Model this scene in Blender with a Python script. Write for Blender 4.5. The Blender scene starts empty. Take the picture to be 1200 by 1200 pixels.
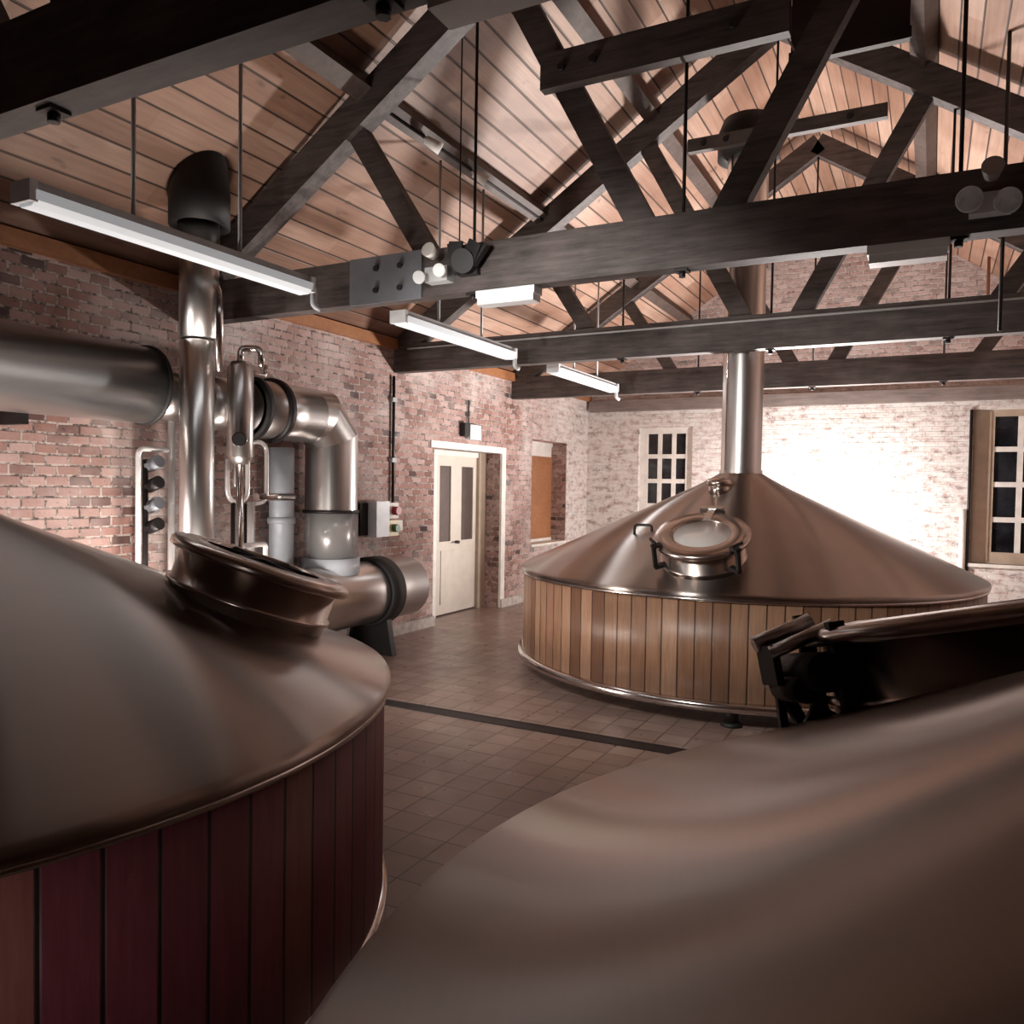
import bpy, bmesh, math, random
from mathutils import Vector, Matrix
random.seed(7)
S = bpy.context.scene
C = S.collection
PI = math.pi
RX = -1.36                      # ridge line of the roof
WL, WR, WF, WB = -5.6, 2.88, 13.66, -2.6
EYE = 1.78

# ------------------------------------------------------------------ helpers
def V(*a): return Vector(a)

class MB:
    def __init__(s): s.bm = bmesh.new()
    def _add(s, verts, faces, smooth=False):
        vs = [s.bm.verts.new(v) for v in verts]
        for f in faces:
            try:
                fc = s.bm.faces.new([vs[i] for i in f]); fc.smooth = smooth
            except ValueError: pass
        return s
    def box(s, x0, x1, y0, y1, z0, z1):
        v = [(x0,y0,z0),(x1,y0,z0),(x1,y1,z0),(x0,y1,z0),(x0,y0,z1),(x1,y0,z1),(x1,y1,z1),(x0,y1,z1)]
        return s._add(v, [(0,3,2,1),(4,5,6,7),(0,1,5,4),(1,2,6,5),(2,3,7,6),(3,0,4,7)])
    def beam(s, a, b, w, h, up=(0,0,1)):
        """bar from a to b; w = thickness along (dir x up), h = size towards up"""
        a, b, up = Vector(a), Vector(b), Vector(up)
        d = (b-a).normalized(); sd = d.cross(up).normalized(); u = sd.cross(d).normalized()
        v = []
        for p in (a, b):
            for i, j in ((-1,-1),(1,-1),(1,1),(-1,1)): v.append(p+sd*(i*w/2)+u*(j*h/2))
        return s._add(v, [(0,1,2,3),(7,6,5,4),(0,4,5,1),(1,5,6,2),(2,6,7,3),(3,7,4,0)])
    def cyl(s, a, b, r, r2=None, n=32, caps=True):
        a, b = Vector(a), Vector(b); r2 = r if r2 is None else r2
        d = (b-a).normalized()
        x = d.orthogonal().normalized(); y = d.cross(x)
        base = len(s.bm.verts)
        v = []
        for p, q in ((a, r), (b, r2)):
            for k in range(n):
                t = 2*PI*k/n; v.append(p+x*(q*math.cos(t))+y*(q*math.sin(t)))
        vs = [s.bm.verts.new(p) for p in v]
        for k in range(n):
            f = s.bm.faces.new((vs[k], vs[(k+1)%n], vs[n+(k+1)%n], vs[n+k])); f.smooth = True
        if caps:
            s.bm.faces.new(vs[:n][::-1]); s.bm.faces.new(vs[n:])
        return s
    def tube(s, pts, r, n=14, bend=0.0, steps=6, caps=True):
        pts = [Vector(p) for p in pts]
        if bend > 0 and len(pts) > 2:
            out = [pts[0]]
            for i in range(1, len(pts)-1):
                p, q, w = pts[i-1], pts[i], pts[i+1]
                l = min(bend, (q-p).length*.49, (w-q).length*.49)
                a = q+(p-q).normalized()*l; b = q+(w-q).normalized()*l
                for k in range(steps+1):
                    t = k/steps; out.append(a*(1-t)**2+q*(2*t*(1-t))+b*t*t)
            out.append(pts[-1]); pts = out
        N = len(pts); rings = []
        d0 = (pts[1]-pts[0]).normalized(); x = d0.orthogonal().normalized()
        for i in range(N):
            if i == 0: d = pts[1]-pts[0]
            elif i == N-1: d = pts[-1]-pts[-2]
            else: d = (pts[i+1]-pts[i]).normalized()+(pts[i]-pts[i-1]).normalized()
            d.normalize(); x = (x-d*x.dot(d)).normalized(); y = d.cross(x)
            rings.append([s.bm.verts.new(pts[i]+x*(r*math.cos(2*PI*k/n))+y*(r*math.sin(2*PI*k/n))) for k in range(n)])
        for i in range(N-1):
            for k in range(n):
                f = s.bm.faces.new((rings[i][k], rings[i][(k+1)%n], rings[i+1][(k+1)%n], rings[i+1][k])); f.smooth = True
        if caps:
            s.bm.faces.new(rings[0][::-1]); s.bm.faces.new(rings[-1])
        return s
    def lathe(s, prof, n=96, M=None, closed=False, smooth=True):
        M = M or Matrix.Identity(4); rings = []
        for r, z in prof:
            if r < 1e-5: rings.append([s.bm.verts.new(M @ Vector((0,0,z)))])
            else: rings.append([s.bm.verts.new(M @ Vector((r*math.cos(2*PI*k/n), r*math.sin(2*PI*k/n), z))) for k in range(n)])
        L = list(range(len(rings)))
        pairs = [(i, i+1) for i in range(len(rings)-1)] + ([(len(rings)-1, 0)] if closed else [])
        for i, j in pairs:
            A, B = rings[i], rings[j]
            for k in range(n):
                k2 = (k+1) % n
                if len(A) == 1 and len(B) == 1: continue
                if len(A) == 1: f = s.bm.faces.new((A[0], B[k2], B[k]))
                elif len(B) == 1: f = s.bm.faces.new((A[k], A[k2], B[0]))
                else: f = s.bm.faces.new((A[k], A[k2], B[k2], B[k]))
                f.smooth = smooth
        return s
    def prism(s, poly, y0, y1, axis='y'):
        n = len(poly)
        if axis == 'y': v = [(p[0], y0, p[1]) for p in poly]+[(p[0], y1, p[1]) for p in poly]
        elif axis == 'x': v = [(y0, p[0], p[1]) for p in poly]+[(y1, p[0], p[1]) for p in poly]
        else: v = [(p[0], p[1], y0) for p in poly]+[(p[0], p[1], y1) for p in poly]
        return s._add(v, [tuple(range(n))[::-1], tuple(range(n, 2*n))]+[(i, (i+1) % n, n+(i+1) % n, n+i) for i in range(n)])
    def sphere(s, c, r, sc=(1,1,1), n=20):
        prof = [(r*math.sin(PI*i/10), -r*math.cos(PI*i/10)) for i in range(11)]
        prof[0] = (0, -r); prof[-1] = (0, r)
        M = Matrix.Translation(Vector(c)) @ Matrix.Diagonal((sc[0], sc[1], sc[2], 1))
        return s.lathe(prof, n, M)
    def xf(s, M):
        bmesh.ops.transform(s.bm, matrix=M, verts=s.bm.verts); return s
    def bevel(s, w, seg=2):
        es = [e for e in s.bm.edges if len(e.link_faces) == 2 and e.calc_face_angle(0) > .6]
        bmesh.ops.bevel(s.bm, geom=es, offset=w, segments=seg, affect='EDGES', profile=.5, clamp_overlap=True); return s

def world_of(o):
    M = Matrix.Identity(4)
    while o is not None:
        M = (Matrix.Translation(o.location) @ o.rotation_euler.to_matrix().to_4x4()) @ M
        o = o.parent
    return M

def obj(name, mb, mat, parent=None, base=True):
    bm = mb.bm
    bmesh.ops.recalc_face_normals(bm, faces=bm.faces)
    me = bpy.data.meshes.new(name)
    o = bpy.data.objects.new(name, me); C.objects.link(o)
    if parent:
        o.parent = parent
        bmesh.ops.transform(bm, matrix=world_of(parent).inverted(), verts=bm.verts)
    elif base:
        xs = [v.co.x for v in bm.verts]; ys = [v.co.y for v in bm.verts]; zs = [v.co.z for v in bm.verts]
        c = Vector(((min(xs)+max(xs))/2, (min(ys)+max(ys))/2, min(zs)))
        bmesh.ops.translate(bm, vec=-c, verts=bm.verts); o.location = c
    bm.to_mesh(me); bm.free()
    me.materials.append(mat)
    return o

def tag(o, label, cat, group=None):
    o['label'] = label; o['category'] = cat
    if group: o['group'] = group
    return o
def thing(name, label, cat, loc=(0,0,0), rotz=0, group=None):
    o = bpy.data.objects.new(name, None); C.objects.link(o)
    o.empty_display_size = .1
    o.location = loc; o.rotation_euler = (0, 0, rotz)
    return tag(o, label, cat, group)
def struct(name, mb, mat, label, cat, parent=None):
    o = obj(name, mb, mat, parent, base=False)
    if not parent:
        o['kind'] = 'structure'; o['label'] = label; o['category'] = cat
    return o

# ------------------------------------------------------------------ materials
def newmat(name):
    m = bpy.data.materials.new(name); m.use_nodes = True
    nt = m.node_tree; b = nt.nodes['Principled BSDF']
    return m, nt, b
def N(nt, t, **kw):
    n = nt.nodes.new(t)
    for k, v in kw.items(): setattr(n, k, v)
    return n
def L(nt, a, b): nt.links.new(a, b)
def math_node(nt, op, a=None, b=None, clamp=False):
    n = N(nt, 'ShaderNodeMath', operation=op); n.use_clamp = clamp
    for i, x in enumerate((a, b)):
        if x is None: continue
        if isinstance(x, (int, float)): n.inputs[i].default_value = x
        else: L(nt, x, n.inputs[i])
    return n.outputs[0]
def ramp(nt, fac, stops, interp='LINEAR'):
    r = N(nt, 'ShaderNodeValToRGB'); r.color_ramp.interpolation = interp
    el = r.color_ramp.elements
    while len(el) < len(stops): el.new(.5)
    for e, (p, c) in zip(el, stops):
        e.position = p; e.color = (c[0], c[1], c[2], 1) if not isinstance(c, (int, float)) else (c, c, c, 1)
    L(nt, fac, r.inputs[0]); return r.outputs[0]
def mix(nt, fac, a, b, mode='MIX'):
    n = N(nt, 'ShaderNodeMix', data_type='RGBA', blend_type=mode)
    for s, x in ((0, fac), (6, a), (7, b)):
        if isinstance(x, (int, float)): n.inputs[s].default_value = x
        elif isinstance(x, tuple): n.inputs[s].default_value = (*x, 1)
        else: L(nt, x, n.inputs[s])
    return n.outputs[2]
def noise(nt, vec, scale, detail=4, rough=.55):
    n = N(nt, 'ShaderNodeTexNoise'); n.inputs['Scale'].default_value = scale
    n.inputs['Detail'].default_value = detail; n.inputs['Roughness'].default_value = rough
    if vec is not None: L(nt, vec, n.inputs['Vector'])
    return n.outputs['Fac']
def bump(nt, b, h, strength, dist=.01):
    n = N(nt, 'ShaderNodeBump'); n.inputs['Strength'].default_value = strength; n.inputs['Distance'].default_value = dist
    L(nt, h, n.inputs['Height']); L(nt, n.outputs[0], b.inputs['Normal'])
def xyz(nt, world=True):
    if world: p = N(nt, 'ShaderNodeNewGeometry').outputs['Position']
    else: p = N(nt, 'ShaderNodeTexCoord').outputs['Object']
    s = N(nt, 'ShaderNodeSeparateXYZ'); L(nt, p, s.inputs[0])
    return p, s.outputs[0], s.outputs[1], s.outputs[2]
def comb(nt, x, y, z=None):
    c = N(nt, 'ShaderNodeCombineXYZ')
    for i, q in enumerate((x, y, z)):
        if q is None: continue
        if isinstance(q, (int, float)): c.inputs[i].default_value = q
        else: L(nt, q, c.inputs[i])
    return c.outputs[0]

def plain(name, col, rough=.5, metal=0.0, var=.12, scale=6.0, spec=None):
    m, nt, b = newmat(name)
    p = N(nt, 'ShaderNodeTexCoord').outputs['Object']
    f = noise(nt, p, scale)
    lo = tuple(max(0, c*(1-var)) for c in col); hi = tuple(min(1, c*(1+var)) for c in col)
    L(nt, ramp(nt, f, [(.3, lo), (.7, hi)]), b.inputs['Base Color'])
    b.inputs['Roughness'].default_value = rough; b.inputs['Metallic'].default_value = metal
    if spec is not None: b.inputs['Specular IOR Level'].default_value = spec
    return m

def brick_mat(name, horiz, stops, mortar, paint=None):
    """horiz: 'x' or 'y' world axis along the courses; paint: None or (kind)"""
    m, nt, b = newmat(name)
    p, x, y, z = xyz(nt)
    vec = comb(nt, math_node(nt, 'ADD', x, y), z)
    # a little waver so that the courses are not ruler-straight
    w = N(nt, 'ShaderNodeTexNoise'); w.inputs['Scale'].default_value = 2.5; w.inputs['Detail'].default_value = 3
    L(nt, vec, w.inputs['Vector'])
    wm = N(nt, 'ShaderNodeVectorMath', operation='MULTIPLY_ADD'); wm.inputs[1].default_value = (.03, .022, 0)
    L(nt, w.outputs['Color'], wm.inputs[0]); L(nt, vec, wm.inputs[2]); vec2 = wm.outputs[0]
    br = N(nt, 'ShaderNodeTexBrick'); br.offset = .5
    for k, v in (('Scale', 1.0), ('Mortar Size', .0095), ('Mortar Smooth', .35), ('Bias', 0.0), ('Brick Width', .172), ('Row Height', .076)):
        br.inputs[k].default_value = v
    br.inputs['Color1'].default_value = (0,0,0,1); br.inputs['Color2'].default_value = (1,1,1,1); br.inputs['Mortar'].default_value = (.5,.5,.5,1)
    L(nt, vec2, br.inputs['Vector'])
    bc = ramp(nt, br.outputs['Color'], stops)
    fine = noise(nt, p, 38, 5, .7)
    bc = mix(nt, math_node(nt, 'MULTIPLY', fine, .55), bc, mix(nt, 1.0, bc, (.55, .5, .5), 'MULTIPLY'))
    big = noise(nt, p, 1.3, 4)
    pale = ramp(nt, big, [(.42, 0.0), (.68, .55)])
    bc = mix(nt, pale, bc, (.60, .47, .44))                 # chalky lime bloom on the bricks
    fac = br.outputs['Fac']
    sp = noise(nt, p, 16, 4, .75)
    mort = ramp(nt, sp, [(.40, (.10,.075,.065)), (.56, mortar)])
    col = mix(nt, fac, bc, mort)
    pits = ramp(nt, noise(nt, vec2, 21, 3, .6), [(.66, 0.0), (.72, .85)])
    col = mix(nt, pits, col, (.05,.035,.032))
    if paint:
        n1 = noise(nt, vec2, 9, 6, .75)
        mul = N(nt, 'ShaderNodeVectorMath', operation='MULTIPLY'); mul.inputs[1].default_value = (1.0, 2.6, 1.0)
        L(nt, vec2, mul.inputs[0])
        n2 = noise(nt, mul.outputs[0], 4.2, 5, .7)
        wear = math_node(nt, 'MULTIPLY', n1, n2)
        keep = ramp(nt, wear, [(.22, .95), (.36, .10)])      # 1 = paint, 0 = bare brick
        if paint == 'corner':
            edge = math_node(nt, 'ADD', y, math_node(nt, 'MULTIPLY', noise(nt, p, .9, 3), 1.6))
            mask = ramp(nt, math_node(nt, 'MULTIPLY', math_node(nt, 'SUBTRACT', edge, 11.7), .55, True), [(0, 0.0), (1, .85)])
            low = ramp(nt, math_node(nt, 'MULTIPLY', noise(nt, p, .7, 3), 1.0), [(.47, 0.0), (.62, .55)])
            inv = math_node(nt, 'MAXIMUM', mask, low)
            keep = math_node(nt, 'MULTIPLY', keep, math_node(nt, 'MULTIPLY', inv, math_node(nt, 'GREATER_THAN', x, WL-.012)))
        if paint == 'all': keep = math_node(nt, 'MULTIPLY', keep, ramp(nt, math_node(nt, 'SUBTRACT', math_node(nt, 'MULTIPLY', z, .25), math_node(nt, 'MULTIPLY', noise(nt, p, 2.0, 3), .06)), [(.80, 1.0), (.83, .28)]))
        col = mix(nt, keep, col, (.80, .76, .73))
    L(nt, col, b.inputs['Base Color'])
    b.inputs['Roughness'].default_value = .85
    h = math_node(nt, 'ADD', math_node(nt, 'MULTIPLY', math_node(nt, 'SUBTRACT', 1.0, fac), 1.0), math_node(nt, 'MULTIPLY', fine, .6))
    bump(nt, b, h, .75, .012)
    return m

STOPS = [(0.0, (.06,.036,.034)), (.05, (.15,.08,.07)), (.13, (.27,.145,.12)), (.45, (.37,.20,.165)), (.75, (.45,.275,.24)), (1.0, (.56,.40,.365))]
M_brick = brick_mat('brick_left', 'y', STOPS, (.52,.44,.40), 'corner')
M_brick_far = brick_mat('brick_painted', 'x', STOPS, (.55,.48,.45), 'all')
M_brick_x = brick_mat('brick_reveal', 'x', STOPS, (.50,.42,.38))

def plank_mat():
    m, nt, b = newmat('ceiling_boards')
    p, x, y, z = xyz(nt)
    w = .15
    u = math_node(nt, 'DIVIDE', math_node(nt, 'ADD', x, 20.0), w)
    idx = math_node(nt, 'FLOOR', u); fr = math_node(nt, 'FRACT', u)
    wn = N(nt, 'ShaderNodeTexWhiteNoise', noise_dimensions='2D')
    seg = math_node(nt, 'FLOOR', math_node(nt, 'ADD', math_node(nt, 'DIVIDE', y, 2.9), math_node(nt, 'MULTIPLY', idx, .37)))
    L(nt, comb(nt, idx, seg), wn.inputs[0])
    base = ramp(nt, wn.outputs[0], [(0, (.30,.17,.115)), (.5, (.41,.26,.19)), (1, (.50,.345,.27))])
    gv = comb(nt, math_node(nt, 'MULTIPLY', x, 26), math_node(nt, 'MULTIPLY', y, 1.4), math_node(nt, 'MULTIPLY', z, 26))
    g = noise(nt, gv, 1.0, 6, .65)
    col = mix(nt, ramp(nt, g, [(.35, 0.0), (.7, .55)]), base, mix(nt, 1.0, base, (.5,.42,.36), 'MULTIPLY'))
    kn = noise(nt, comb(nt, math_node(nt, 'MULTIPLY', x, 9), math_node(nt, 'MULTIPLY', y, 3.5), z), 1.0, 2)
    col = mix(nt, ramp(nt, kn, [(.68, 0.0), (.76, .7)]), col, (.10,.05,.03))
    age = noise(nt, p, .55, 3, .6)
    col = mix(nt, ramp(nt, age, [(.42, .0), (.62, .75)]), col, mix(nt, 1.0, col, (.58,.45,.38), 'MULTIPLY'))
    d = math_node(nt, 'MINIMUM', fr, math_node(nt, 'SUBTRACT', 1.0, fr))
    gr = ramp(nt, d, [(.025, 1.0), (.06, 0.0)])
    col = mix(nt, gr, col, (.035,.018,.012))
    L(nt, col, b.inputs['Base Color']); b.inputs['Roughness'].default_value = .55
    bump(nt, b, math_node(nt, 'SUBTRACT', math_node(nt, 'MULTIPLY', g, .15), gr), .6, .008)
    return m
M_ceil = plank_mat()

def tile_mat():
    m, nt, b = newmat('quarry_tiles')
    p, x, y, z = xyz(nt)
    br = N(nt, 'ShaderNodeTexBrick'); br.offset = 0.0
    for k, v in (('Scale', 1.0), ('Mortar Size', .006), ('Mortar Smooth', .2), ('Bias', 0.0), ('Brick Width', .21), ('Row Height', .21)):
        br.inputs[k].default_value = v
    br.inputs['Color1'].default_value = (.22,.148,.122,1); br.inputs['Color2'].default_value = (.32,.228,.19,1); br.inputs['Mortar'].default_value = (.085,.06,.05,1)
    L(nt, comb(nt, x, y), br.inputs['Vector'])
    n1 = noise(nt, p, 2.2, 5)
    col = mix(nt, ramp(nt, n1, [(.4, 0.0), (.75, .45)]), br.outputs['Color'], (.19,.125,.105))
    L(nt, col, b.inputs['Base Color'])
    L(nt, ramp(nt, noise(nt, p, 6, 4), [(.3, .26), (.7, .42)]), b.inputs['Roughness'])
    bump(nt, b, math_node(nt, 'SUBTRACT', 1.0, br.outputs['Fac']), .35, .004)
    return m
M_tile = tile_mat()

def timber_mat(name, lo, hi, rough=.62):
    m, nt, b = newmat(name)
    t = N(nt, 'ShaderNodeTexCoord').outputs['Object']
    s = N(nt, 'ShaderNodeSeparateXYZ'); L(nt, t, s.inputs[0])
    gv = comb(nt, math_node(nt, 'MULTIPLY', s.outputs[0], 2.2), math_node(nt, 'MULTIPLY', s.outputs[1], 14), math_node(nt, 'MULTIPLY', s.outputs[2], 22))
    g = noise(nt, gv, 1.0, 6, .7)
    n2 = noise(nt, t, 3.2, 4)
    f = math_node(nt, 'ADD', math_node(nt, 'MULTIPLY', g, .65), math_node(nt, 'MULTIPLY', n2, .35))
    L(nt, ramp(nt, f, [(.32, lo), (.68, hi)]), b.inputs['Base Color'])
    b.inputs['Roughness'].default_value = rough
    bump(nt, b, g, .5, .006)
    return m
M_timber = timber_mat('dark_timber', (.010,.0075,.007), (.13,.104,.098))
M_timber_pur = timber_mat('purlin_timber', (.03,.019,.015), (.095,.062,.05))
M_boxwood = timber_mat('red_brown_timber', (.010,.006,.005), (.045,.022,.017))
M_plate_wood = timber_mat('grey_timber', (.15,.12,.11), (.33,.28,.26))

def stave_mat(name, n, cols, groove, rough=.42):
    m, nt, b = newmat(name)
    p, x, y, z = xyz(nt, False)
    u = math_node(nt, 'MULTIPLY', math_node(nt, 'ADD', math_node(nt, 'ARCTAN2', y, x), PI), n/(2*PI))
    idx = math_node(nt, 'FLOOR', u); fr = math_node(nt, 'FRACT', u)
    wn = N(nt, 'ShaderNodeTexWhiteNoise', noise_dimensions='1D'); L(nt, idx, wn.inputs['W'])
    base = ramp(nt, wn.outputs[0], [(i/(len(cols)-1), c) for i, c in enumerate(cols)])
    gv = comb(nt, math_node(nt, 'MULTIPLY', u, 3.3), math_node(nt, 'MULTIPLY', wn.outputs[0], 40), math_node(nt, 'MULTIPLY', z, 2.0))
    g = noise(nt, gv, 1.6, 6, .7)
    col = mix(nt, ramp(nt, g, [(.35, 0.0), (.72, .7)]), base, mix(nt, 1.0, base, (.52,.45,.42), 'MULTIPLY'))
    d = math_node(nt, 'MINIMUM', fr, math_node(nt, 'SUBTRACT', 1.0, fr))
    gr = ramp(nt, d, [(.025, 1.0), (.06, 0.0)])
    col = mix(nt, gr, col, groove)
    L(nt, col, b.inputs['Base Color']); b.inputs['Roughness'].default_value = rough
    bump(nt, b, math_node(nt, 'SUBTRACT', math_node(nt, 'MULTIPLY', g, .2), gr), .5, .006)
    return m

def brushed(name, col, r0, r1, aniso=.0, stretch=(6, 6, 160), cyl=False):
    m, nt, b = newmat(name)
    p, x, y, z = xyz(nt, False)
    if cyl:   # circular brushing about the object's own axis
        rr = math_node(nt, 'SQRT', math_node(nt, 'ADD', math_node(nt, 'MULTIPLY', x, x), math_node(nt, 'MULTIPLY', y, y)))
        an = math_node(nt, 'ARCTAN2', y, x)
        vec = comb(nt, math_node(nt, 'MULTIPLY', rr, 55), math_node(nt, 'MULTIPLY', math_node(nt, 'SINE', an), 3), math_node(nt, 'MULTIPLY', math_node(nt, 'COSINE', an), 3))
    else:
        vec = comb(nt, math_node(nt, 'MULTIPLY', x, stretch[0]), math_node(nt, 'MULTIPLY', y, stretch[1]), math_node(nt, 'MULTIPLY', z, stretch[2]))
    g = noise(nt, vec, 1.0, 5, .7); g2 = noise(nt, p, 2.4, 2 if cyl else 4, .5)
    lo = tuple(c*.82 for c in col)
    g3 = math_node(nt, 'ADD', math_node(nt, 'MULTIPLY', g, .35), math_node(nt, 'MULTIPLY', g2, .65))
    L(nt, ramp(nt, g3, [(.1, lo), (.9, col)]), b.inputs['Base Color'])
    b.inputs['Metallic'].default_value = 1.0
    b.inputs['Roughness'].default_value = (r0+r1)/2
    if aniso:
        b.inputs['Anisotropic'].default_value = aniso; b.inputs['Anisotropic Rotation'].default_value = .25
        t = N(nt, 'ShaderNodeTangent', direction_type='RADIAL', axis='Z'); L(nt, t.outputs[0], b.inputs['Tangent'])
    return m
M_dome = brushed('brushed_dome_steel', (.40,.348,.32), .25, .31, 1.0, cyl=True)
M_steel = brushed('brushed_steel', (.68,.66,.645), .24, .36)
M_duct = brushed('duct_steel', (.72,.71,.70), .24, .34, stretch=(30, 4, 30))
M_polish = brushed('polished_steel', (.74,.71,.69), .1, .18)
M_ring = brushed('manway_steel', (.56,.49,.45), .16, .3)
M_white_pipe = plain('bright_pipe', (.80,.79,.78), .25, .35)
M_black = plain('black_rubber', (.010,.009,.009), .6)
M_iron = plain('black_iron', (.018,.015,.015), .5, .4)
M_platesteel = plain('painted_plate', (.17,.18,.20), .5, .2)
M_white = plain('white_paint', (.78,.75,.70), .5)
M_cream = plain('cream_paint', (.66,.60,.52), .5, var=.06)
M_tan = plain('tan_paint', (.42,.33,.25), .5)
M_orange = timber_mat('orange_wood', (.30,.12,.05), (.46,.21,.095), .5)
M_red = plain('red_plastic', (.35,.02,.02), .4)
M_green = plain('green_plastic', (.05,.16,.05), .4)
M_yellow = plain('yellow_plastic', (.70,.55,.25), .4)
M_paleblue = plain('pale_blue_wrap', (.55,.60,.66), .35)
M_greybox = plain('grey_casing', (.45,.46,.47), .45)
M_lightgrey = plain('light_grey_casing', (.68,.70,.72), .4)
M_concrete = plain('pale_cement', (.46,.41,.37), .8, var=.25, scale=12)
M_copper = plain('rust_pipe', (.34,.14,.08), .5, .3)

def glass_mat(name, col, rough=.03, alpha=None):
    m, nt, b = newmat(name)
    b.inputs['Base Color'].default_value = (*col, 1); b.inputs['Roughness'].default_value = rough
    b.inputs['Transmission Weight'].default_value = 1.0; b.inputs['IOR'].default_value = 1.45
    return m
M_glass = glass_mat('clear_glass', (.93,.93,.93))
M_lidglass = glass_mat('painted_reflection_glass', (.78,.75,.72), .15)  # reflection of the bright ceiling put into the pale lid colour
M_lidglass.node_tree.nodes['Principled BSDF'].inputs['Transmission Weight'].default_value = .1
M_sleeve = glass_mat('clear_sleeve', (.50,.50,.50), .08)
M_sleeve.node_tree.nodes['Principled BSDF'].inputs['Transmission Weight'].default_value = 0
M_sleeve.node_tree.nodes['Principled BSDF'].inputs['Alpha'].default_value = .25
M_night, nt_, b_ = newmat('night_window_glass')
f_ = noise(nt_, N(nt_, 'ShaderNodeTexCoord').outputs['Object'], 3.0)
L(nt_, ramp(nt_, f_, [(.4, (.006,.006,.008)), (.75, (.03,.032,.038))]), b_.inputs['Base Color']); b_.inputs['Roughness'].default_value = .06
M_darkpane = plain('dim_pane', (.10,.075,.068), .15)
def emis(name, col, e):
    m, nt, b = newmat(name)
    f = noise(nt, N(nt, 'ShaderNodeTexCoord').outputs['Object'], 5)
    L(nt, ramp(nt, f, [(.3, tuple(c*.95 for c in col)), (.7, col)]), b.inputs['Base Color'])
    b.inputs['Emission Color'].default_value = (*col, 1); b.inputs['Emission Strength'].default_value = e
    b.inputs['Roughness'].default_value = .4
    return m
M_tube = emis('tube_diffuser', (.80,.86,.90), .22)
M_exit = emis('exit_face', (.72,.82,.74), .35)
M_bulb = emis('spot_bulb', (1.0,.93,.85), 3.0)
FAR_COLS = [(.17,.085,.05), (.25,.135,.08), (.33,.19,.115), (.40,.245,.155), (.29,.15,.10)]
M_stave_far = stave_mat('oak_staves', 104, FAR_COLS, (.04,.018,.012))
M_stave_red = stave_mat('red_stained_staves', 84, [(.16,.034,.050), (.21,.046,.064), (.25,.066,.078), (.26,.10,.072)], (.010,.003,.004), .55)

# ------------------------------------------------------------------ room shell
def zc(x):   # underside of the boarded ceiling
    return 3.5+.69*((x if x <= RX else 2*RX-x)-WL)
RZ = zc(RX)
struct('floor', MB().box(WL-.5, WR+.4, WB-.4, WF+.5, -.2, 0), M_tile, 'brown square floor tiles between the copper-toned vessels', 'floor')
# left wall with door and window openings
DY0, DY1, DZ = 8.56, 10.36, 2.27
NY0, NY1, NZ0, NZ1 = 11.36, 12.72, .87, 2.55
TH = .33
mb = MB()
for (a, b, z0, z1) in ((WB-.3, DY0, 0, 3.5), (DY0, DY1, DZ, 3.5), (DY1, NY0, 0, 3.5), (NY0, NY1, 0, NZ0), (NY0, NY1, NZ1, 3.5), (NY1, WF+.3, 0, 3.5)):
    mb.box(WL-TH, WL, a, b, z0, z1)
struct('wall_left', mb, M_brick, 'red brick side wall on the left behind the ducts', 'wall')
mb = MB()   # far gable wall with its two windows
W1 = (-4.62, -3.66, 1.0, 2.86); W2 = (.53, 2.10, .76, 3.03)
def gable_strip(x0, x1, z0):
    xs = [x0]+([RX] if x0 < RX < x1 else [])+[x1]
    mb.prism([(x0, z0), (x1, z0)]+[(x, zc(x)+.02) for x in xs[::-1]], WF, WF+TH)
gable_strip(WL-TH, W1[0], 0); gable_strip(W1[0], W1[1], W1[3]); mb.box(W1[0], W1[1], WF, WF+TH, 0, W1[2])
gable_strip(W1[1], W2[0], 0); gable_strip(W2[0], W2[1], W2[3]); mb.box(W2[0], W2[1], WF, WF+TH, 0, W2[2])
gable_strip(W2[1], WR+TH, 0)
struct('wall_far', mb, M_brick_far, 'white painted brick gable wall at the far end', 'wall')
struct('wall_right', MB().box(WR, WR+TH, WB-.3, WF+.3, 0, 3.5), M_brick, 'brick side wall on the right', 'wall')
mb = MB(); mb.prism([(WL-TH, 0), (WR+TH, 0), (WR+TH, zc(WR+TH)), (RX, RZ+.02), (WL-TH, zc(WL-TH))], WB-.3, WB)
struct('wall_back', mb, M_brick_x, 'brick gable wall behind the viewer', 'wall')
mb = MB()
e0, e1 = WL-TH, WR+TH
mb.prism([(e0, zc(e0)), (RX, RZ), (e1, zc(e1)), (e1, zc(e1)+.12), (RX, RZ+.14), (e0, zc(e0)+.12)], WB-.3, WF+.4)
struct('ceiling', mb, M_ceil, 'pitched ceiling of brown timber boards', 'ceiling')
struct('baseboard_left', MB().box(WL, WL+.035, 1.0, DY0, 0, .125).box(WL, WL+.035, DY1, WF, 0, .125), M_concrete, 'pale cement skirting along the left brick wall', 'baseboard')
struct('trim_1', MB().box(WL+.002, WL+.06, WB, WF, 3.36, 3.48).bevel(.006), M_orange, 'timber cornice plank along the top of the left brick wall', 'trim')
struct('trim_2', MB().box(WL+.07, WR, WF-.10, WF-.002, 3.16, 3.36).bevel(.008), M_plate_wood, 'grey timber plate along the far white wall', 'trim')
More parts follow.
